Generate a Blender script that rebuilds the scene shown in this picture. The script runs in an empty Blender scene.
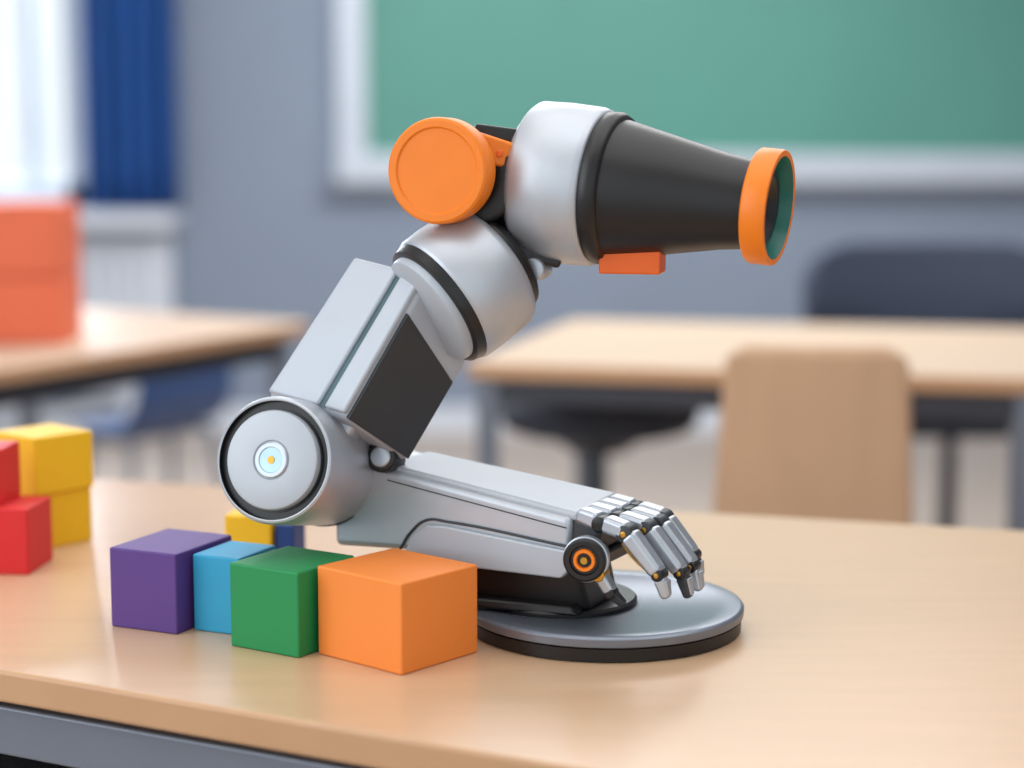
import bpy, bmesh, math, random
from mathutils import Vector, Matrix
random.seed(3)
scene = bpy.context.scene
COL = scene.collection

# ------------------------------------------------------------------ materials
def lin(c):
    o = []
    for v in c:
        v = v / 255.0
        o.append(v / 12.92 if v <= 0.04045 else ((v + 0.055) / 1.055) ** 2.4)
    return (o[0], o[1], o[2], 1.0)

def mat(name, rgb, rough=0.5, metal=0.0, var=0.0, vscale=8.0, bump=0.0, bscale=200.0, coat=0.0, stretch=None, emis=None, estr=0.0, spec=0.5):
    m = bpy.data.materials.new(name)
    m.use_nodes = True
    nt = m.node_tree
    b = nt.nodes['Principled BSDF']
    b.inputs['Roughness'].default_value = rough
    b.inputs['Metallic'].default_value = metal
    b.inputs['Specular IOR Level'].default_value = spec
    b.inputs['Coat Weight'].default_value = coat
    b.inputs['Coat Roughness'].default_value = 0.15
    c = lin(rgb)
    tc = nt.nodes.new('ShaderNodeTexCoord')
    mp = nt.nodes.new('ShaderNodeMapping')
    nt.links.new(tc.outputs['Object'], mp.inputs['Vector'])
    if stretch:
        mp.inputs['Scale'].default_value = stretch
    n = nt.nodes.new('ShaderNodeTexNoise')
    n.inputs['Scale'].default_value = vscale
    n.inputs['Detail'].default_value = 5
    nt.links.new(mp.outputs['Vector'], n.inputs['Vector'])
    r = nt.nodes.new('ShaderNodeValToRGB')
    r.color_ramp.elements[0].position = 0.3
    r.color_ramp.elements[1].position = 0.7
    r.color_ramp.elements[0].color = tuple(x * (1 - var) for x in c[:3]) + (1,)
    r.color_ramp.elements[1].color = tuple(min(1, x * (1 + var)) for x in c[:3]) + (1,)
    nt.links.new(n.outputs['Fac'], r.inputs['Fac'])
    nt.links.new(r.outputs['Color'], b.inputs['Base Color'])
    if bump > 0:
        n2 = nt.nodes.new('ShaderNodeTexNoise')
        n2.inputs['Scale'].default_value = bscale
        nt.links.new(mp.outputs['Vector'], n2.inputs['Vector'])
        bp = nt.nodes.new('ShaderNodeBump')
        bp.inputs['Strength'].default_value = bump
        bp.inputs['Distance'].default_value = 0.001
        nt.links.new(n2.outputs['Fac'], bp.inputs['Height'])
        nt.links.new(bp.outputs['Normal'], b.inputs['Normal'])
    if emis:
        b.inputs['Emission Color'].default_value = lin(emis)
        b.inputs['Emission Strength'].default_value = estr
    return m

M = {}
M['silver'] = mat('brushed_silver', (188, 193, 200), 0.44, 0.58, 0.03, 40, 0.06, 500)
M['silver2'] = mat('satin_silver', (184, 190, 198), 0.36, 0.75, 0.03, 40)
M['white'] = mat('satin_aluminium_shell', (180, 186, 194), 0.5, 0.22, 0.02, 20)
M['disk'] = mat('grey_anodised_plate', (124, 131, 143), 0.34, 0.55, 0.03, 30)
M['black'] = mat('black_plastic', (18, 17, 19), 0.36, 0.0, 0.1, 30)
M['matblack'] = mat('satin_black_shell', (18, 16, 18), 0.40, 0.0, 0.1, 30)
M['graph'] = mat('graphite_panel', (54, 57, 61), 0.45, 0.2, 0.08, 14)
M['rorange'] = mat('robot_orange', (238, 124, 6), 0.45, 0.0, 0.03, 20)
M['sorange'] = mat('sensor_orange', (232, 98, 14), 0.45, 0.0, 0.03, 20)
M['teal'] = mat('teal_plastic', (14, 104, 92), 0.35, 0, 0.1, 20)
M['gold'] = mat('brass', (200, 150, 60), 0.3, 0.9, 0.1, 30)
M['lens'] = mat('pale_blue_lens', (168, 196, 208), 0.2, 0.3, 0.08, 60)
M['slit'] = mat('dark_teal_gap', (52, 78, 86), 0.35, 0.2, 0.25, 20)
M['c_orange'] = mat('orange_block_paint', (240, 136, 54), 0.58, 0, 0.02, 10)
M['c_green'] = mat('green_block_paint', (18, 134, 72), 0.58, 0, 0.04, 10)
M['c_blue'] = mat('cyan_block_paint', (42, 154, 196), 0.58, 0, 0.04, 10)
M['c_purple'] = mat('purple_block_paint', (84, 52, 126), 0.58, 0, 0.04, 10)
M['c_yellow'] = mat('yellow_block_paint', (238, 188, 20), 0.58, 0, 0.03, 10)
M['c_navy'] = mat('navy_block_paint', (26, 62, 128), 0.58, 0, 0.03, 10)
M['c_red'] = mat('red_block_paint', (208, 26, 28), 0.58, 0, 0.03, 10)
M['c_coral'] = mat('coral_box_paint', (226, 108, 70), 0.6, 0, 0.03, 10)
M['coral_lid'] = mat('coral_lid_paint', (206, 92, 60), 0.6, 0, 0.03, 10)
M['wood'] = mat('maple_tabletop', (208, 172, 137), 0.33, 0, 0.04, 5, coat=0.3, stretch=(1.2, 9, 3))
M['woodedge'] = mat('tabletop_edge_band', (192, 148, 110), 0.4, 0, 0.05, 8)
M['wood2'] = mat('pale_tabletop', (206, 180, 156), 0.45, 0, 0.03, 5, stretch=(1, 6, 1))
M['plywood'] = mat('moulded_plywood', (204, 164, 130), 0.5, 0, 0.05, 4, stretch=(6, 1, 1))
M['steel'] = mat('grey_steel_frame', (122, 128, 140), 0.4, 0.5, 0.03, 10)
M['dsteel'] = mat('dark_steel_frame', (64, 66, 74), 0.45, 0.4, 0.03, 10)
M['navyfab'] = mat('dark_chair_fabric', (58, 66, 84), 0.85, 0, 0.08, 60)
M['blackfab'] = mat('black_chair_fabric', (50, 54, 64), 0.8, 0, 0.08, 60)
M['bluepl'] = mat('blue_plastic', (44, 76, 128), 0.45, 0, 0.05, 10)
M['wall'] = mat('grey_wall_paint', (138, 150, 168), 0.9, 0, 0.02, 2)
M['ceil'] = mat('ceiling_paint', (235, 235, 235), 0.9, 0, 0.02, 2)
M['floor'] = mat('laminate_floor', (182, 166, 154), 0.4, 0, 0.1, 2, stretch=(1, 6, 1))
M['trim'] = mat('white_trim_paint', (222, 228, 237), 0.5, 0, 0.02, 5)
M['board'] = mat('green_chalkboard', (88, 150, 138), 0.42, 0, 0.08, 0.8)
M['frame'] = mat('board_frame_aluminium', (204, 213, 224), 0.4, 0.2, 0.02, 5)
M['curtain'] = mat('blue_curtain_cloth', (32, 84, 154), 0.85, 0, 0.08, 12)
M['panel'] = mat('lamp_diffuser', (255, 255, 255), 0.5, 0, 0, 5, emis=(255, 252, 246), estr=2.0)

# ------------------------------------------------------------------ geometry helpers
def group(name, loc=(0, 0, 0)):
    e = bpy.data.objects.new(name, None)
    e.empty_display_size = 0.05
    e.location = loc
    COL.objects.link(e)
    return e

def finish(name, bm, m, parent=None, bevel=0.0, seg=3, sharp=35, smooth=True, solid=0.0, origin=None):
    bmesh.ops.recalc_face_normals(bm, faces=bm.faces[:])
    if origin is not None:
        bmesh.ops.translate(bm, verts=bm.verts[:], vec=-Vector(origin))
    me = bpy.data.meshes.new(name)
    bm.to_mesh(me)
    bm.free()
    ob = bpy.data.objects.new(name, me)
    COL.objects.link(ob)
    if origin is not None:
        ob.location = origin
    for mm in (m if isinstance(m, (list, tuple)) else [m]):
        me.materials.append(mm)
    if smooth:
        for p in me.polygons:
            p.use_smooth = True
        if bevel <= 0:
            me.set_sharp_from_angle(angle=math.radians(sharp))
    if solid > 0:
        s = ob.modifiers.new('solid', 'SOLIDIFY')
        s.thickness = solid
        s.offset = 0
    if bevel > 0:
        b = ob.modifiers.new('bevel', 'BEVEL')
        b.width = bevel
        b.segments = seg
        b.limit_method = 'ANGLE'
        b.angle_limit = math.radians(28)
        b.harden_normals = True
    if parent is not None:
        ob.parent = parent
        ob.matrix_parent_inverse = Matrix.Translation(parent.location).inverted()
    return ob

def hexa(name, v, m, parent=None, bevel=0.0, seg=3):
    """v: 4 bottom corners (loop) + 4 top corners (same order)"""
    bm = bmesh.new()
    vs = [bm.verts.new(p) for p in v]
    for f in [(0, 1, 2, 3), (7, 6, 5, 4), (0, 4, 5, 1), (1, 5, 6, 2), (2, 6, 7, 3), (3, 7, 4, 0)]:
        bm.faces.new([vs[i] for i in f])
    c = Vector((0, 0, 0))
    for p in v:
        c += Vector(p)
    return finish(name, bm, m, parent, bevel, seg, origin=c / 8)

def box(name, c, s, m, parent=None, rz=0.0, bevel=0.0, seg=3):
    hx, hy, hz = s[0] / 2, s[1] / 2, s[2] / 2
    R = Matrix.Rotation(rz, 3, 'Z')
    C = Vector(c)
    pts = [C + R @ Vector(p) for p in [(-hx, -hy, -hz), (hx, -hy, -hz), (hx, hy, -hz), (-hx, hy, -hz),
                                       (-hx, -hy, hz), (hx, -hy, hz), (hx, hy, hz), (-hx, hy, hz)]]
    return hexa(name, pts, m, parent, bevel, seg)

def obox(name, p0, p1, wd, w0, w1, t0, t1, m, parent=None, bevel=0.002, seg=3):
    p0, p1, wd = Vector(p0), Vector(p1), Vector(wd).normalized()
    a = (p1 - p0).normalized()
    n = a.cross(wd).normalized()
    w = n.cross(a).normalized()
    pts = []
    for p, ww, tt in ((p0, w0, t0), (p1, w1, t1)):
        for sx, sy in ((-1, -1), (1, -1), (1, 1), (-1, 1)):
            pts.append(p + w * sx * ww / 2 + n * sy * tt / 2)
    return hexa(name, pts, m, parent, bevel, seg)

def lathe(name, o, d, prof, m, parent=None, n=72, sharp=35, mats=None):
    """prof: [(distance along axis, radius)], revolve around o + d*s. mats: material index per strip"""
    o, d = Vector(o), Vector(d).normalized()
    up = Vector((0, 0, 1)) if abs(d.z) < 0.9 else Vector((1, 0, 0))
    u = d.cross(up).normalized()
    v = d.cross(u).normalized()
    bm = bmesh.new()
    rings = []
    for s, r in prof:
        if r < 1e-6:
            rings.append([bm.verts.new(o + d * s)])
        else:
            rings.append([bm.verts.new(o + d * s + (u * math.cos(2 * math.pi * i / n) + v * math.sin(2 * math.pi * i / n)) * r) for i in range(n)])
    for k in range(len(rings) - 1):
        a, b = rings[k], rings[k + 1]
        for i in range(n):
            j = (i + 1) % n
            if len(a) == 1 and len(b) == 1:
                continue
            if len(a) == 1:
                f = bm.faces.new([a[0], b[i], b[j]])
            elif len(b) == 1:
                f = bm.faces.new([a[i], a[j], b[0]])
            else:
                f = bm.faces.new([a[i], a[j], b[j], b[i]])
            if mats:
                f.material_index = mats[k]
    mid = o + d * (sum(p[0] for p in prof) / len(prof))
    return finish(name, bm, m, parent, 0, sharp=sharp, origin=mid)

def cyl(name, p0, p1, r0, r1, m, parent=None, bev=0.002, n=64):
    p0, p1 = Vector(p0), Vector(p1)
    L = (p1 - p0).length
    b = min(bev, L * 0.45, r0 * 0.5, r1 * 0.5)
    prof = [(0, 0), (0, r0 - b), (b * 0.3, r0 - b * 0.3), (b, r0), (L - b, r1), (L - b * 0.3, r1 - b * 0.3), (L, r1 - b), (L, 0)]
    return lathe(name, p0, p1 - p0, prof, m, parent, n, sharp=50)

def prism(name, poly, z0, z1, m, parent=None, bevel=0.0, seg=3):
    bm = bmesh.new()
    a = [bm.verts.new((x, y, z0)) for x, y in poly]
    b = [bm.verts.new((x, y, z1)) for x, y in poly]
    bm.faces.new(a[::-1])
    bm.faces.new(b)
    k = len(poly)
    for i in range(k):
        j = (i + 1) % k
        f = bm.faces.new([a[i], a[j], b[j], b[i]])
        if isinstance(m, list):
            f.material_index = 1
    cx = sum(p[0] for p in poly) / k
    cy = sum(p[1] for p in poly) / k
    return finish(name, bm, m, parent, bevel, seg, origin=(cx, cy, (z0 + z1) / 2))

def tube(name, pts, r, m, parent=None):
    cu = bpy.data.curves.new(name, 'CURVE')
    cu.dimensions = '3D'
    cu.bevel_depth = r
    cu.bevel_resolution = 4
    sp = cu.splines.new('BEZIER')
    sp.bezier_points.add(len(pts) - 1)
    for i, p in enumerate(pts):
        bp = sp.bezier_points[i]
        bp.co = p
        bp.handle_left_type = bp.handle_right_type = 'AUTO'
    cu.materials.append(m)
    ob = bpy.data.objects.new(name, cu)
    COL.objects.link(ob)
    if parent is not None:
        ob.parent = parent
        ob.matrix_parent_inverse = Matrix.Translation(parent.location).inverted()
    return ob

# ------------------------------------------------------------------ room shell
WY = 7.2
box('floor', (0.2, 3.0, -0.05), (7.4, 9.4, 0.1), M['floor'])
box('ceiling', (0.2, 3.0, 2.85), (7.4, 9.4, 0.1), M['ceil'])
# back wall around the window opening (x -3.05..-1.60, z 0.86..2.45)
wb = group('wall_back', (0, WY, 0))
box('wall_right_of_window', (1.15, WY + 0.05, 1.4), (5.5, 0.1, 2.8), M['wall'], wb)
box('wall_left_of_window', (-3.3, WY + 0.05, 1.4), (0.4, 0.1, 2.8), M['wall'], wb)
box('wall_below_window', (-2.35, WY + 0.05, 0.43), (1.5, 0.1, 0.86), M['wall'], wb)
box('wall_above_window', (-2.35, WY + 0.05, 2.63), (1.5, 0.1, 0.34), M['wall'], wb)
box('wall_left', (-3.45, 3.0, 1.4), (0.1, 9.4, 2.8), M['wall'])
box('wall_right', (3.85, 3.0, 1.4), (0.1, 9.4, 2.8), M['wall'])
box('baseboard_back', (0.2, WY - 0.01, 0.05), (7.1, 0.02, 0.1), M['trim'])

w = group('window_1', (-2.35, WY, 1.7))
for nm, c, s in [('jamb_left', (-3.07, WY + .02, 1.655), (0.07, 0.12, 1.59)), ('jamb_right', (-1.63, WY + .02, 1.655), (0.09, 0.12, 1.59)),
                 ('head', (-2.35, WY + .02, 2.42), (1.5, 0.12, 0.07)), ('sash_bottom', (-2.35, WY + .02, 0.91), (1.5, 0.12, 0.1)),
                 ('mullion_1', (-1.80, WY + .02, 1.655), (0.06, 0.07, 1.56)), ('mullion_2', (-2.45, WY + .02, 1.655), (0.06, 0.07, 1.56)),
                 ('transom', (-2.35, WY + .02, 2.10), (1.4, 0.06, 0.05))]:
    box(nm, c, s, M['frame'], w, bevel=0.006)
box('sill', (-2.22, WY - 0.11, 0.82), (1.95, 0.22, 0.06), M['trim'], w, bevel=0.008)

rad = group('radiator', (-2.2, WY - 0.1, 0.5))
box('casing', (-2.2, WY - 0.06, 0.45), (1.84, 0.08, 0.60), M['trim'], rad, bevel=0.01)
for i in range(30):
    box('fin_%d' % i, (-3.06 + i * 0.0595, WY - 0.115, 0.45), (0.035, 0.03, 0.56), M['trim'], rad, bevel=0.008)
for x in (-2.95, -1.45):
    box('foot', (x, WY - 0.07, 0.075), (0.05, 0.07, 0.15), M['trim'], rad)

# curtain
def curtain(name, x0, x1, z0, z1, y):
    bm = bmesh.new()
    nx, nz = 90, 10
    g = []
    for i in range(nx + 1):
        t = i / nx
        row = []
        for j in range(nz + 1):
            s = j / nz
            yy = y + 0.035 * math.sin(t * 2 * math.pi * 5) * (1.1 - 0.3 * s) + 0.01 * math.sin(t * 37)
            row.append(bm.verts.new((x0 + (x1 - x0) * t, yy, z0 + (z1 - z0) * s)))
        g.append(row)
    for i in range(nx):
        for j in range(nz):
            bm.faces.new([g[i][j], g[i + 1][j], g[i + 1][j + 1], g[i][j + 1]])
    return finish(name, bm, M['curtain'], None, 0, solid=0.004, sharp=80, origin=((x0 + x1) / 2, y, (z0 + z1) / 2))
curtain('window_curtain', -1.58, -1.23, 0.86, 2.55, WY - 0.13)
curtain('window_curtain', -3.35, -3.0, 0.86, 2.55, WY - 0.13)
rod = cyl('curtain_rod', (-3.4, WY - 0.13, 2.57), (-1.2, WY - 0.13, 2.57), 0.014, 0.014, M['steel'])

# chalkboard
cb = group('chalkboard', (1.3, WY, 1.7))
bx0, bx1, bz0, bz1 = -0.655, 3.1, 0.95, 2.45
fw = 0.115
box('writing_surface', ((bx0 + bx1) / 2, WY - 0.025, (bz0 + bz1) / 2), (bx1 - bx0 - 0.1, 0.03, bz1 - bz0 - 0.1), M['board'], cb)
box('frame_left', (bx0 + fw / 2, WY - 0.035, (bz0 + bz1) / 2), (fw, 0.06, bz1 - bz0), M['frame'], cb, bevel=0.008)
box('frame_right', (bx1 - fw / 2, WY - 0.035, (bz0 + bz1) / 2), (fw, 0.06, bz1 - bz0), M['frame'], cb, bevel=0.008)
box('frame_bottom', ((bx0 + bx1) / 2, WY - 0.037, bz0 + fw / 2), (bx1 - bx0, 0.064, fw), M['frame'], cb, bevel=0.008)
box('frame_top', ((bx0 + bx1) / 2, WY - 0.037, bz1 - fw / 2), (bx1 - bx0, 0.064, fw), M['frame'], cb, bevel=0.008)
box('chalk_tray', ((bx0 + bx1) / 2, WY - 0.03, bz0 - 0.02), (bx1 - bx0 + 0.1, 0.06, 0.03), M['steel'], cb, bevel=0.006)

# ceiling luminaires
for k, (x, y) in enumerate([(-1.2, 1.2), (1.4, 1.2), (-1.2, 4.6), (1.4, 4.6)]):
    g = group('ceiling_light', (x, y, 2.78))
    box('housing', (x, y, 2.785), (1.3, 0.36, 0.03), M['trim'], g, bevel=0.004)
    box('diffuser', (x, y, 2.765), (1.22, 0.3, 0.012), M['panel'], g)

# ------------------------------------------------------------------ front table (trapezoid classroom table)
TZ = 0.75
ft = group('classroom_table', (0.1, 1.6, 0.0))
def rounded(poly, r=0.04, n=6):
    out = []
    k = len(poly)
    for i in range(k):
        p = Vector(poly[i]); a = Vector(poly[i - 1]); b = Vector(poly[(i + 1) % k])
        da = (a - p); db = (b - p)
        ra = min(r, da.length * .4); rb = min(r, db.length * .4)
        pa = p + da.normalized() * ra; pb = p + db.normalized() * rb
        for j in range(n + 1):
            t = j / n
            q = pa * (1 - t) ** 2 + p * 2 * t * (1 - t) + pb * t * t
            out.append((q.x, q.y))
    return out
tp = [(-0.95, 1.69), (-0.389, 1.405), (0.031, 1.188), (0.45, 0.98), (0.9, 0.80), (1.3, 0.70), (1.3, 1.692), (-0.95, 2.337)]
prism('tabletop', rounded(tp, 0.05), TZ - 0.026, TZ, [M['wood'], M['woodedge']], ft, bevel=0.004)
def rail(name, a, b, z0, z1, th, m, parent):
    a = Vector(a); b = Vector(b)
    obox(name, (a.x, a.y, (z0 + z1) / 2), (b.x, b.y, (z0 + z1) / 2), (0, 0, 1), z1 - z0, z1 - z0, th, th, m, parent, 0.003)
rail('rail_front', (-0.88, 1.70), (0.42, 1.035), 0.672, 0.712, 0.03, M['steel'], ft)
rail('rail_front_right', (0.42, 1.035), (1.22, 0.76), 0.672, 0.712, 0.03, M['steel'], ft)
rail('rail_back', (-0.88, 2.27), (1.24, 1.66), 0.672, 0.712, 0.03, M['steel'], ft)
rail('rail_left', (-0.88, 1.70), (-0.88, 2.27), 0.672, 0.712, 0.03, M['steel'], ft)
rail('rail_right', (1.22, 0.76), (1.24, 1.66), 0.672, 0.712, 0.03, M['steel'], ft)
prism('underside_tray', [(-0.85, 1.71), (0.42, 1.06), (1.2, 0.79), (1.22, 1.64), (-0.85, 2.24)], 0.708, 0.726, M['dsteel'], ft)
prism('book_shelf', [(-0.86, 1.74), (0.42, 1.08), (1.2, 0.81), (1.22, 1.60), (-0.86, 2.2)], 0.60, 0.615, M['dsteel'], ft)
for x, y in ((-0.88, 1.72), (-0.88, 2.25), (1.22, 0.78), (1.23, 1.65)):
    cyl('leg', (x, y, 0.0), (x, y, 0.724), 0.022, 0.022, M['steel'], ft)

# ------------------------------------------------------------------ background tables
def table(name, corners, m, legs, th=0.028, inset=0.90):
    cx = sum(c[0] for c in corners) / 4; cy = sum(c[1] for c in corners) / 4
    g = group(name, (cx, cy, 0))
    prism('tabletop', rounded(corners, 0.03, 4), TZ - th, TZ, m, g, bevel=0.004)
    ins = [((c[0] - cx) * inset + cx, (c[1] - cy) * inset + cy) for c in corners]
    for i in range(4):
        rail('apron_%d' % i, ins[i], ins[(i + 1) % 4], TZ - th - 0.045, TZ - th, 0.025, M['dsteel'], g)
        x, y = ins[i]
        box('leg_%d' % i, (x, y, (TZ - th) / 2), (0.04, 0.04, TZ - th), legs, g, bevel=0.006)
    return g
A = Vector((-0.42, 4.02)); e1 = Vector((-0.5, -0.866)); e2 = Vector((-0.866, 0.5))
c4 = [A, A + e1 * 1.45, A + e1 * 1.45 + e2 * 0.8, A + e2 * 0.8]
table('classroom_table', [(p.x, p.y) for p in c4], [M['wood2'], M['woodedge']], M['steel'])
table('classroom_table', [(-0.085, 3.31), (0.88, 3.10), (1.14, 3.87), (0.13, 4.08)], [M['wood2'], M['woodedge']], M['steel'], inset=0.93)

# storage boxes on the left table
bxg = group('stacked_storage_box', (-0.95, 3.68, 0.88))
for i, (dx, dy, rz, s) in enumerate([(0, 0, 0.05, 0.19), (0.0, 0.0, 0.03, 0.188)]):
    z = 0.75 + 0.134 * i
    box('box_%d' % i, (-0.948 + dx, 3.68 + dy, z + 0.0625), (s, s, 0.125), M['c_coral'], bxg, rz=rz, bevel=0.004)
    box('lid_%d' % i, (-0.948 + dx, 3.68 + dy, z + 0.129), (s - .01, s - .01, 0.010), M['coral_lid'] if i == 0 else M['c_coral'], bxg, rz=rz, bevel=0.002)

# ------------------------------------------------------------------ chairs
def shell(name, prof, wfun, curve, m, parent, T, th=0.012, n=26):
    bm = bmesh.new()
    P = [Vector(p) for p in prof]
    rows = []
    K = 40
    seg = [0]
    for i in range(1, len(P)):
        seg.append(seg[-1] + (P[i] - P[i - 1]).length)
    def at(s):
        for i in range(1, len(P)):
            if s <= seg[i] + 1e-9:
                t = (s - seg[i - 1]) / (seg[i] - seg[i - 1])
                return P[i - 1].lerp(P[i], t)
        return P[-1]
    for k in range(K + 1):
        s = seg[-1] * k / K
        q = (at(max(0, s - .02)) + at(s) + at(min(seg[-1], s + .02))) / 3
        if k == 0: q = at(0)
        w = wfun(s, seg[-1])
        row = []
        for i in range(n + 1):
            x = -w + 2 * w * i / n
            off = curve * (x / 0.2) ** 2
            fb = max(0, min(1, (q.y - prof[-1][1]) / 0.15))
            row.append(bm.verts.new(T @ Vector((x, q.x + off * fb, q.y + off * (1 - fb) * 0.5))))
        rows.append(row)
    for k in range(K):
        for i in range(n):
            bm.faces.new([rows[k][i], rows[k][i + 1], rows[k + 1][i + 1], rows[k + 1][i]])
    return finish(name, bm, m, parent, 0, solid=th, sharp=80)

def wround(w0, w1, r):
    def f(s, L):
        w = w0 + (w1 - w0) * min(1, s / (L * 0.5))
        e = min(s, L - s)
        if e < r:
            w -= r * (1 - math.sqrt(max(0, 1 - ((r - e) / r) ** 2)))
        return w
    return f

def plychair(name, x, y, yaw, top, hw0, hw1, m, seat=0.44, depth=0.36):
    g = group(name, (x, y, 0))
    T = Matrix.Translation((x, y, 0)) @ Matrix.Rotation(yaw, 4, 'Z')
    prof = [(-0.02, top), (0.0, top - 0.2), (0.02, seat + 0.06), (0.07, seat), (0.2, seat - 0.01), (depth, seat + 0.005)]
    shell('moulded_shell', prof, wround(hw0, hw1, 0.028), 0.022, m, g, T)
    for sx in (-1, 1):
        for a, b in (((sx * (hw1 - .03), 0.07), (sx * (hw1 + .01), 0.02)), ((sx * (hw1 - .03), depth - .07), (sx * (hw1 + .01), depth - .02))):
            p0 = T @ Vector((a[0], a[1], seat - 0.015)); p1 = T @ Vector((b[0], b[1], 0.0))
            cyl('leg', p1, p0, 0.011, 0.011, M['steel'], g)
        cyl('seat_rail', T @ Vector((sx * (hw1 - .03), 0.07, seat - .018)), T @ Vector((sx * (hw1 - .03), depth - .07, seat - .018)), 0.01, 0.01, M['steel'], g)
    cyl('cross_rail', T @ Vector((-(hw1 - .03), 0.12, seat - .022)), T @ Vector((hw1 - .03, 0.12, seat - .022)), 0.01, 0.01, M['steel'], g)
    return g
plychair('plywood_chair', 0.448, 2.78, -0.10, 0.842, 0.132, 0.153, M['plywood'])
plychair('plastic_chair', -0.86, 5.0, 0.9, 0.66, 0.15, 0.17, M['bluepl'], seat=0.36, depth=0.3)

def starbase(g, x, y, zt, m, r=0.26):
    cyl('gas_column', (x, y, 0.07), (x, y, zt), 0.024, 0.018, m, g)
    cyl('hub', (x, y, 0.055), (x, y, 0.12), 0.04, 0.03, m, g)
    for i in range(5):
        a = i * 2 * math.pi / 5 + 0.3
        dx, dy = math.cos(a), math.sin(a)
        obox('spoke_%d' % i, (x, y, 0.09), (x + dx * r, y + dy * r, 0.065), (0, 0, 1), 0.035, 0.02, 0.04, 0.026, m, g, 0.004)
        cyl('castor_%d' % i, (x + dx * r - dy * .014, y + dy * r + dx * .014, 0.028), (x + dx * r + dy * .014, y + dy * r - dx * .014, 0.028), 0.028, 0.028, m, g)

cx, cy = 1.04, 4.46
oc = group('office_chair', (cx, cy, 0))
box('seat_cushion', (cx, cy, 0.50), (0.54, 0.46, 0.08), M['blackfab'], oc, bevel=0.035, seg=5)
T = Matrix.Translation((cx, cy + 0.28, 0)) @ Matrix.Rotation(math.pi, 4, 'Z')
prof = [(-0.05, 0.868), (-0.02, 0.75), (0.0, 0.60), (0.0, 0.56)]
def wb_(s, L):
    w = 0.31
    r = 0.10
    if s < r:
        w -= 0.10 * (1 - math.sqrt(max(0, 1 - ((r - s) / r) ** 2)))
    return w
shell('backrest', prof, wb_, 0.03, M['navyfab'], oc, T, th=0.045)
box('back_bracket', (cx, cy + 0.27, 0.53), (0.07, 0.02, 0.2), M['blackfab'], oc, bevel=0.005)
box('under_plate', (cx, cy + .12, 0.448), (0.2, 0.34, 0.03), M['blackfab'], oc, bevel=0.005)
starbase(oc, cx, cy, 0.45, M['dsteel'])

sx_, sy_ = 0.175, 3.80
st = group('swivel_stool', (sx_, sy_, 0))
lathe('seat_cushion', (sx_, sy_, 0.55), (0, 0, 1), [(0, 0), (0, .16), (.01, .19), (.03, .203), (.05, .203), (.07, .19), (.08, .16), (.085, 0)], M['blackfab'], st, sharp=70)
cyl('under_plate', (sx_, sy_, 0.51), (sx_, sy_, 0.55), 0.06, 0.11, M['dsteel'], st)
starbase(st, sx_, sy_, 0.51, M['dsteel'])

# ------------------------------------------------------------------ wooden blocks
def block(name, c, s, h, z, rz, m):
    return box(name, (c[0], c[1], z + h / 2), (s[0], s[1], h), m, None, rz=rz, bevel=0.0018, seg=3)
rd = math.radians
block('orange_block', (-0.0895, 1.4525), (0.092, 0.086), 0.071, TZ, rd(-41), M['c_orange'])
block('green_block', (-0.1755, 1.4865), (0.069, 0.074), 0.068, TZ, rd(-32), M['c_green'])
block('cyan_block', (-0.2292, 1.5385), (0.0450, 0.058), 0.064, TZ, rd(-24.5), M['c_blue'])
block('purple_block', (-0.2850, 1.5580), (0.0655, 0.084), 0.067, TZ, rd(-24.5), M['c_purple'])
block('yellow_block', (-0.240, 1.735), (0.044, 0.044), 0.056, TZ, rd(-8), M['c_yellow'])
block('navy_block', (-0.2065, 1.735), (0.018, 0.044), 0.048, TZ, rd(-8), M['c_navy'])
block('yellow_block', (-0.466, 1.862), (0.066, 0.066), 0.055, TZ, rd(-43), M['c_yellow'])
block('yellow_block', (-0.465, 1.860), (0.069, 0.069), 0.057, TZ + 0.055, rd(-41), M['c_yellow'])
block('red_block', (-0.476, 1.750), (0.068, 0.066), 0.062, TZ, rd(-6), M['c_red'])
block('red_block', (-0.498, 1.758), (0.055, 0.055), 0.053, TZ + 0.062, rd(-6), M['c_red'])

# ------------------------------------------------------------------ robot arm
R = group('robot_arm', (0.077, 1.535, TZ))
S, S2, K_, O_ = M['silver'], M['silver2'], M['black'], M['rorange']
# base
bc = (0.077, 1.535)
lathe('base_foot', (bc[0], bc[1], TZ), (0, 0, 1), [(0, 0), (0, .109), (.001, .112), (.011, .1125), (.012, 0)], M['matblack'], R, n=128)
lathe('base_plate', (bc[0], bc[1], TZ + .012), (0, 0, 1), [(0, 0), (0, .1125), (.001, .114), (.007, .1145), (.009, .113), (.0095, .111), (.0095, .094), (.0088, .093), (.0088, .0)], M['disk'], R, n=128, sharp=40)
lathe('turntable', (bc[0] - .035, bc[1] + .005, TZ + .020), (0, 0, 1), [(0, .062), (.004, .062), (.006, .060), (.006, 0)], M['black'], R, n=96)

L3 = Vector((0.1465, -0.075, 0)).normalized()
W3 = Vector((0.075, 0.1465, 0)).normalized()
up = Vector((0, 0, 1))

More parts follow.
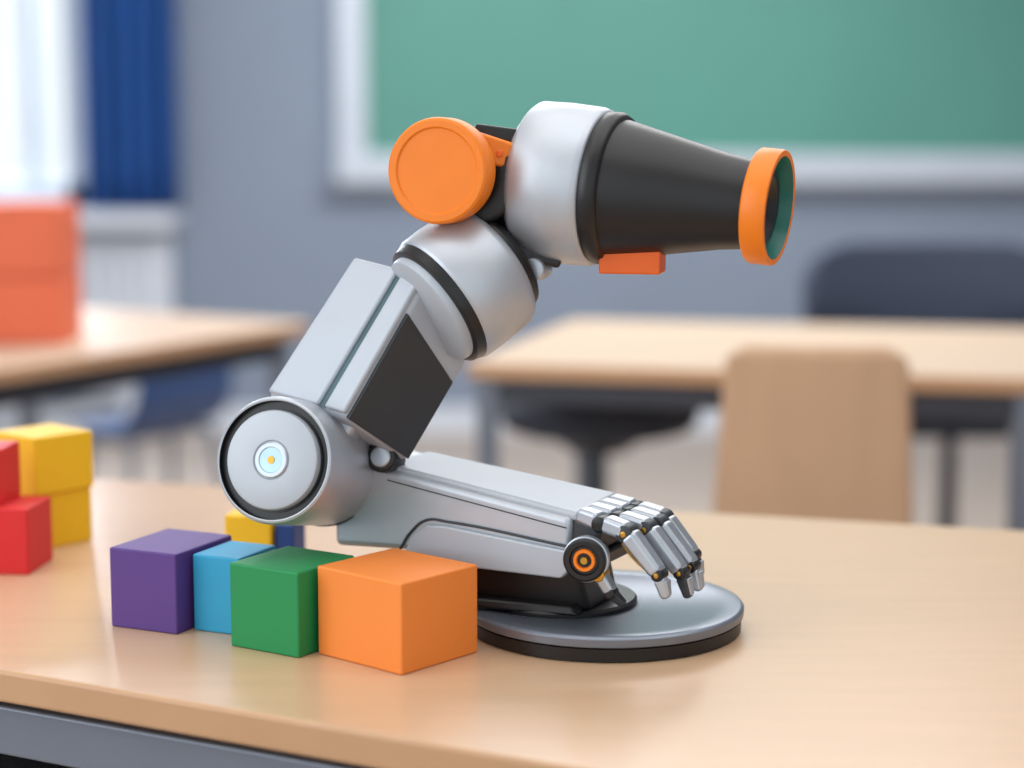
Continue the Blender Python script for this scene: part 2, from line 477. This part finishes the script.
# forearm (lower link)
Af = Vector((-0.150, 1.569, 0.888)); Df = Vector((0.046, 1.469, 0.855))
Bf = Af + Vector((0.036, 0.075, -0.002)); Cf = Df + Vector((0.037, 0.074, 0.004))
def dn(v, z):
    return Vector((v.x, v.y, z))
hexa('forearm_housing', [dn(Af, .810), dn(Df, .820), dn(Cf, .820), dn(Bf, .810), Af, Df, Cf, Bf], S, R, bevel=0.006, seg=4)
ta = Af.lerp(Df, .22) + W3 * .005; td = Df + L3 * .004 + W3 * .004
tb = Bf.lerp(Cf, .22) - W3 * .004; tcn = Cf + L3 * .006 - W3 * .004
hexa('forearm_top_plate', [p + up * -.004 for p in (ta, td, tcn, tb)] + [p + up * .0035 for p in (ta, td, tcn, tb)], M['white'], R, bevel=0.003)
def side(t, z, out):
    p = Af.lerp(Df, t)
    return Vector((p.x, p.y, z)) - W3 * out
cow = [(0.30, .806), (0.36, .828), (0.42, .838), (0.50, .8385), (0.99, .829), (1.0, .812), (.97, .806)]
bm = bmesh.new()
fr = [bm.verts.new(side(t, z, .0045)) for t, z in cow]
bk = [bm.verts.new(side(t, z, -.004)) for t, z in cow]
bm.faces.new(fr); bm.faces.new(bk[::-1])
for i in range(len(cow)):
    j = (i + 1) % len(cow)
    bm.faces.new([fr[i], fr[j], bk[j], bk[i]])
finish('forearm_cowl', bm, M['white'], R, bevel=0.002)
tube('cowl_seam', [side(t, z, .0012) for t, z in [(0.29, .812), (0.34, .829), (0.41, .841), (0.50, .8415), (0.99, .832)]], 0.0011, M['graph'], R)
tube('top_seam', [Af.lerp(Df, t) - W3 * .0003 - up * .009 for t in (.24, .5, .75, .985)], 0.0005, M['graph'], R)
# pedestal under forearm
hexa('pedestal', [Vector(p) for p in [(-0.04, 1.518, .774), (0.062, 1.484, .774), (0.090, 1.54, .774), (-0.005, 1.59, .774),
                                      (-0.060, 1.530, .815), (0.050, 1.476, .822), (0.080, 1.54, .822), (-0.025, 1.60, .815)]], K_, R, bevel=0.006)
hexa('pedestal_step', [Vector(p) for p in [(-0.045, 1.505, .774), (0.052, 1.472, .774), (0.085, 1.54, .774), (-0.005, 1.59, .774),
                                      (-0.040, 1.508, .782), (0.048, 1.477, .782), (0.08, 1.54, .782), (-0.005, 1.59, .782)]], M['matblack'], R, bevel=0.003)

# shoulder drum
s0 = Vector((-0.190, 1.487, 0.898)); s1 = Vector((-0.150, 1.602, 0.872))
ax = (s1 - s0).normalized()
Ls = (s1 - s0).length
lathe('shoulder_drum', s0, ax, [(.004, 0), (.004, .0415), (.0055, .0415), (.0055, .047), (0.0005, .0475), (0, .0485), (.001, .050), (.004, .0512), (.05, .0512), (Ls - .03, .0505), (Ls - .004, .0495), (Ls, .047), (Ls, 0)],
      [S, M['black']], R, n=128, sharp=30, mats=[1, 1, 1, 1, 0, 0, 0, 0, 0, 0, 0, 0])
lathe('shoulder_cap', s0 - ax * .003, ax, [(0.001, 0), (0.001, .015), (0, .016), (0, .037), (.001, .039), (.003, .040), (.010, .040)], M['white'], R, n=96)
lathe('shoulder_indicator', s0 - ax * .004, ax, [(.001, 0), (.001, .010), (0, .0105), (0, .0135), (.001, .0145), (.004, .0145)], [M['lens'], M['silver2']], R, n=64, mats=[0, 0, 1, 1, 1])
lathe('shoulder_indicator_core', s0 - ax * .0036, ax, [(.0, 0), (.0, .0030), (.002, .0034)], M['gold'], R, n=32)
lathe('shoulder_seam', s0 + ax * (Ls - .026), ax, [(0, .0485), (0, .0515), (.0025, .0515), (.0025, .0485)], M['graph'], R, n=96)
lathe('shoulder_back_cap', s1, ax, [(0, .046), (.006, .044), (.008, .038), (.008, 0)], K_, R, n=96)

# upper arm: faceted housing
TL = Vector((-.130, 1.57, 1.055)); TM = Vector((-.068, 1.515, 1.044)); TR = Vector((-.0255, 1.56, .985))
BL = Vector((-.2054, 1.56, .939)); BM = Vector((-.126, 1.508, .924))
n1 = (TM - TL).cross(BL - TL).normalized()
BM = BM - n1 * (BM - TL).dot(n1)
n2 = (TM - BM).cross(TR - TM).normalized()
BR0 = Vector((-.087, 1.548, .886))
BR = BR0 - n2 * (BR0 - TM).dot(n2)
TB = TL + (TR - TM); BB = BL + (BR - BM)
hexa('upper_arm_housing', [BL, BM, BR, BB, TL, TM, TR, TB], M['white'], R, bevel=0.007, seg=4)
obox('upper_arm_root', (-.168, 1.555, .885), (-.125, 1.56, .945), W3, .07, .07, .055, .06, S, R, 0.006)
cyl('root_pivot', Vector((-.108, 1.538, .892)), Vector((-.100, 1.562, .886)), .013, .013, K_, R)
cyl('root_pivot_cap', Vector((-.1085, 1.5365, .892)), Vector((-.107, 1.541, .891)), .009, .009, S2, R)
if n1.y > 0: n1 = -n1
if n2.y > 0: n2 = -n2
def q1(u, v, o):
    return BL.lerp(BM, u).lerp(TL.lerp(TM, u), v) + n1 * o
def q2(u, v, o):
    return BM.lerp(BR, u).lerp(TM.lerp(TR, u), v) + n2 * o
def patch(name, q, uv, o0, o1, m, bev=0.001):
    hexa(name, [q(u, v, o0) for u, v in uv] + [q(u, v, o1) for u, v in uv], m, R, bevel=bev)
patch('arm_side_shell', q1, [(.03, .03), (.66, .03), (.66, .985), (.04, .985)], -.004, .0034, M['white'], 0.003)
patch('arm_slit', q1, [(.66, .03), (.735, .03), (.735, .97), (.66, .97)], -.003, .0004, M['slit'], 0.0002)
patch('arm_front_strip', q1, [(.735, .03), (.985, .03), (.985, .985), (.735, .985)], -.004, .0034, M['white'], 0.0025)
patch('arm_dark_panel', q2, [(.03, .01), (.95, .02), (.95, .64), (.03, .74)], -.003, .0014, M['graph'], 0.001)
# elbow collar
k0 = Vector((-.057, 1.532, 1.020)); k1 = Vector((-.016, 1.553, 1.049))
ka = (k1 - k0).normalized(); Lk = (k1 - k0).length
lathe('elbow_collar', k0, ka, [(0, 0), (0, .054), (.001, .0560), (.004, .0573), (.02, .0578), (Lk - .006, .0565), (Lk, .0535), (Lk + .003, .048), (Lk + .003, .04), (Lk + .003, 0)], S, R, n=128, sharp=45)
lathe('elbow_black_ring', k0 - ka * .008, ka, [(0, 0), (0, .051), (.001, .0535), (.009, .0555), (.011, .05)], K_, R, n=128)
lathe('elbow_inner_flange', k0 - ka * .016, ka, [(0, 0), (0, .044), (.002, .0475), (.005, .0485), (.010, .0485)], M['white'], R, n=128)
lathe('elbow_rear_ring', k1 + ka * .001, ka, [(0, .0475), (.004, .0480), (.009, .0460), (.011, .043), (.011, 0)], K_, R, n=128)

# black elbow joint housing between collar, orange disc and head
cyl('elbow_joint', (-.030, 1.525, 1.118), (.002, 1.610, 1.112), .036, .036, K_, R, .004)
obox('elbow_neck', (-.014, 1.560, 1.050), (.000, 1.570, 1.125), W3, .05, .055, .050, .05, K_, R, .006)
cyl('neck_pin', (.016, 1.530, 1.046), (.024, 1.560, 1.046), .010, .010, S2, R)
obox('neck_foot', (-.004, 1.545, 1.066), (.040, 1.545, 1.052), (0, 1, 0), .03, .02, .018, .012, K_, R, .003)
# orange disc joint
o0 = Vector((-.0595, 1.500, 1.126)); oa = Vector((.33, .94, -.02)).normalized()
lathe('orange_joint_disc', o0, oa, [(.0015, 0), (.0015, .033), (.0, .0345), (0, .0395), (.0012, .0412), (.004, .042), (.020, .042), (.024, .041), (.025, .038), (.025, 0)], O_, R, n=128, sharp=30)
cyl('joint_axle', o0 + oa * .02, o0 + oa * .07 + Vector((.012, 0, 0)), .034, .034, K_, R)
obox('orange_bracket', (-.040, 1.522, 1.148), (.004, 1.535, 1.136), (0, 1, 0), .03, .03, .024, .020, O_, R, .003)
cyl('bracket_bolt', (-.010, 1.514, 1.139), (-.010, 1.524, 1.139), .0030, .0030, M['sorange'], R, .0008, 32)
obox('bracket_cover', (-.030, 1.55, 1.158), (.008, 1.55, 1.152), (0, 1, 0), .04, .04, .010, .012, K_, R, .002)

# head: silver barrel, black cone, orange muzzle
h0 = Vector((.0165, 1.570, 1.117)); h1 = Vector((.207, 1.490, 1.0975))
ha = (h1 - h0).normalized(); Lh = (h1 - h0).length
lathe('head_barrel', h0, ha, [(-.004, 0), (-.004, .045), (-.002, .056), (.002, .0618), (.006, .0648), (.03, .0655), (.056, .0645), (.061, .063), (.063, .060), (.063, 0)], S, R, n=128, sharp=50)
lathe('head_black_collar', h0, ha, [(.060, .057), (.0635, .0615), (.072, .062), (.077, .059), (.078, .054)], M['matblack'], R, n=128, sharp=50)
lathe('head_cone', h0, ha, [(.074, .0), (.074, .0565), (.078, .0565), (.12, .0475), (.165, .0380), (.190, .0345), (.190, 0)], M['matblack'], R, n=128, sharp=50)
mz = .189
lathe('muzzle_ring', h0, ha, [(mz, 0), (mz, .041), (mz + .001, .0440), (mz + .003, .0455), (mz + .018, .0455), (mz + .0205, .0450), (mz + .021, .0440), (mz + .0205, .0405), (mz + .017, .0395), (mz + .004, .036), (mz + .004, 0)],
      [O_, M['teal'], M['matblack']], R, n=128, sharp=40, mats=[0, 0, 0, 0, 0, 0, 0, 1, 1, 2])
lathe('muzzle_lens', h0, ha, [(mz + .0042, .030), (mz + .012, .030), (mz + .012, .024), (mz + .006, .018), (mz + .006, 0)], K_, R, n=96)
box('orange_sensor_block', (.097, 1.530, 1.055), (.050, .032, .023), M['sorange'], R, rz=-.22, bevel=.002)

# ------------------------------------------------------------------ robot hand
E = Vector((.060, 1.5065, 0))
def hp(l, wv, z):
    p = E + L3 * l + W3 * wv
    return Vector((p.x, p.y, z))
obox('wrist_block', hp(-.012, 0, .838), hp(.008, 0, .838), W3, .062, .060, .034, .030, K_, R, .004)
obox('palm', hp(.002, 0, .843), hp(.028, 0, .838), W3, .070, .074, .024, .022, M['graph'], R, .004)
obox('palm_underside', hp(.004, 0, .825), hp(.030, 0, .822), W3, .05, .056, .014, .012, K_, R, .003)
fl = [(-.0310, .042, 1.0), (-.0103, .050, 1.06), (.0103, .051, 1.04), (.0310, .046, .93)]
for i, (wv, l1, sc) in enumerate(fl):
    root = hp(.008, wv * .94, .857)
    pip = hp(.008 + l1, wv * 1.03, .8470)
    dip = hp(.008 + l1 + .028 * sc, wv * 1.05, .8470 - .031 * sc)
    tip = hp(.008 + l1 + .034 * sc, wv * 1.05, .8470 - .050 * sc)
    mid = root.lerp(pip, .48)
    obox('finger_%d_metacarpal' % i, root, root.lerp(pip, .43), W3, .0160, .0168, .012, .0135, S2, R, .0035)
    cyl('finger_%d_knuckle' % i, mid - W3 * .0084 - up * .001, mid + W3 * .0084 - up * .001, .0064, .0064, M['black'], R, .001, 32)
    obox('finger_%d_proximal' % i, root.lerp(pip, .53), pip + L3 * .001, W3, .0172, .0168, .0140, .0135, S2, R, .0042, 4)
    cyl('finger_%d_joint' % i, pip - W3 * .0080 - up * .001, pip + W3 * .0080 - up * .001, .0070, .0070, M['graph'], R, .001, 32)
    cyl('finger_%d_joint_pin' % i, pip - W3 * .0088 - up * .001, pip + W3 * .0088 - up * .001, .0024, .0024, M['gold'], R, .0005, 24)
    d = (dip - pip).normalized()
    obox('finger_%d_middle' % i, pip + d * .002, dip - d * .000, W3, .0172, .0156, .0148, .0120, S2, R, .0045, 4)
    cyl('finger_%d_tip_joint' % i, dip - W3 * .0072, dip + W3 * .0072, .0050, .0050, M['black'], R, .001, 32)
    cyl('finger_%d_tip_pin' % i, dip - W3 * .0079, dip + W3 * .0079, .0020, .0020, M['gold'], R, .0005, 24)
    d2 = (tip - dip).normalized()
    obox('finger_%d_fingertip' % i, dip + d2 * .003, tip, W3, .0124, .0090, .0102, .0068, M['graph'] if i % 2 else S2, R, .003)
    obox('finger_%d_nail' % i, dip + d2 * .004 + L3 * .005, tip + L3 * .003 - d2 * .003, W3, .009, .006, .003, .003, S2, R, .001)
    tube('finger_%d_tendon' % i, [pip - up * .010 - L3 * .004, (pip + dip) / 2 - L3 * .010 - up * .004, dip - L3 * .006 - up * .002], .0009, M['gold'], R)
# thumb, leaving the near side of the palm
t0 = hp(.014, -.032, .828); t1 = hp(.032, -.043, .814); t2 = hp(.041, -.041, .799); t3 = hp(.050, -.036, .789)
obox('thumb_base', t0, t1, W3, .014, .013, .013, .012, K_, R, .003)
cyl('thumb_joint', t1 - W3 * .0065, t1 + W3 * .0065, .0060, .0060, M['gold'], R, .001, 32)
obox('thumb_middle', t1, t2, W3, .0125, .0105, .0105, .0095, S2, R, .003)
cyl('thumb_tip_joint', t2 - W3 * .0055, t2 + W3 * .0055, .0045, .0045, K_, R, .001, 32)
obox('thumb_tip', t2, t3, W3, .0095, .007, .008, .006, M['graph'], R, .002)
# wrist wheel
wc = Vector((.056, 1.447, .8255)); wa = Vector((.28, .96, .0)).normalized()
lathe('wrist_wheel', wc, wa, [(.002, 0), (.002, .011), (0, .012), (0, .0155), (.0015, .0172), (.012, .0172), (.013, .016), (.028, .014)], K_, R, n=64)
lathe('wrist_wheel_rim', wc + wa * .004, wa, [(0, .0168), (.0005, .0182), (.007, .0182), (.0075, .0168)], S2, R, n=64)
lathe('wrist_wheel_ring', wc - wa * .0004, wa, [(.003, .0056), (0, .0062), (0, .0085), (.003, .0092)], O_, R, n=64)
lathe('wrist_wheel_hub', wc - wa * .0006, wa, [(0, 0), (0, .0028), (.004, .0034)], M['gold'], R, n=32)

# ------------------------------------------------------------------ lights / world
def area(name, loc, target, size, power, col, sy=None):
    l = bpy.data.lights.new(name, 'AREA')
    l.energy = power
    l.color = col
    l.size = size
    if sy:
        l.shape = 'RECTANGLE'; l.size_y = sy
    o = bpy.data.objects.new(name, l)
    o.location = loc
    o.rotation_euler = (Vector(target) - Vector(loc)).to_track_quat('-Z', 'Y').to_euler()
    COL.objects.link(o)
    return o
area('key_light_left', (-2.6, 0.6, 2.0), (0, 1.7, 0.8), 2.6, 68, (0.92, 0.97, 1.0))  # added key light inside the room; the left wall has no window
area('ceiling_lamp_glow_front', (0.4, 1.7, 2.7), (0.2, 1.7, 0), 2.6, 34, (0.98, 0.99, 1.0))
area('ceiling_lamp_glow_rear', (0.3, 5.0, 2.7), (0.3, 5.0, 0), 2.5, 90, (0.98, 0.99, 1.0))
area('window_daylight', (-2.35, WY + 0.3, 1.8), (-0.5, 2.5, 0.5), 1.4, 110, (0.85, 0.93, 1.0))

wd = bpy.data.worlds.new('daylight_world')
scene.world = wd
wd.use_nodes = True
bg = wd.node_tree.nodes['Background']
bg.inputs['Color'].default_value = (0.88, 0.95, 1.0, 1)
bg.inputs['Strength'].default_value = 1.12

cam = bpy.data.cameras.new('camera')
cam.sensor_width = 36
cam.lens = 66.8
cam.clip_start = 0.05
cam.dof.use_dof = True
cam.dof.focus_distance = 1.51
cam.dof.aperture_fstop = 2.1
co = bpy.data.objects.new('camera', cam)
co.location = (0, 0, 1.16)
co.rotation_euler = (math.radians(90 - 7.7), 0, 0)
COL.objects.link(co)
scene.camera = co
scene.view_settings.view_transform = 'Standard'
scene.view_settings.look = 'None'
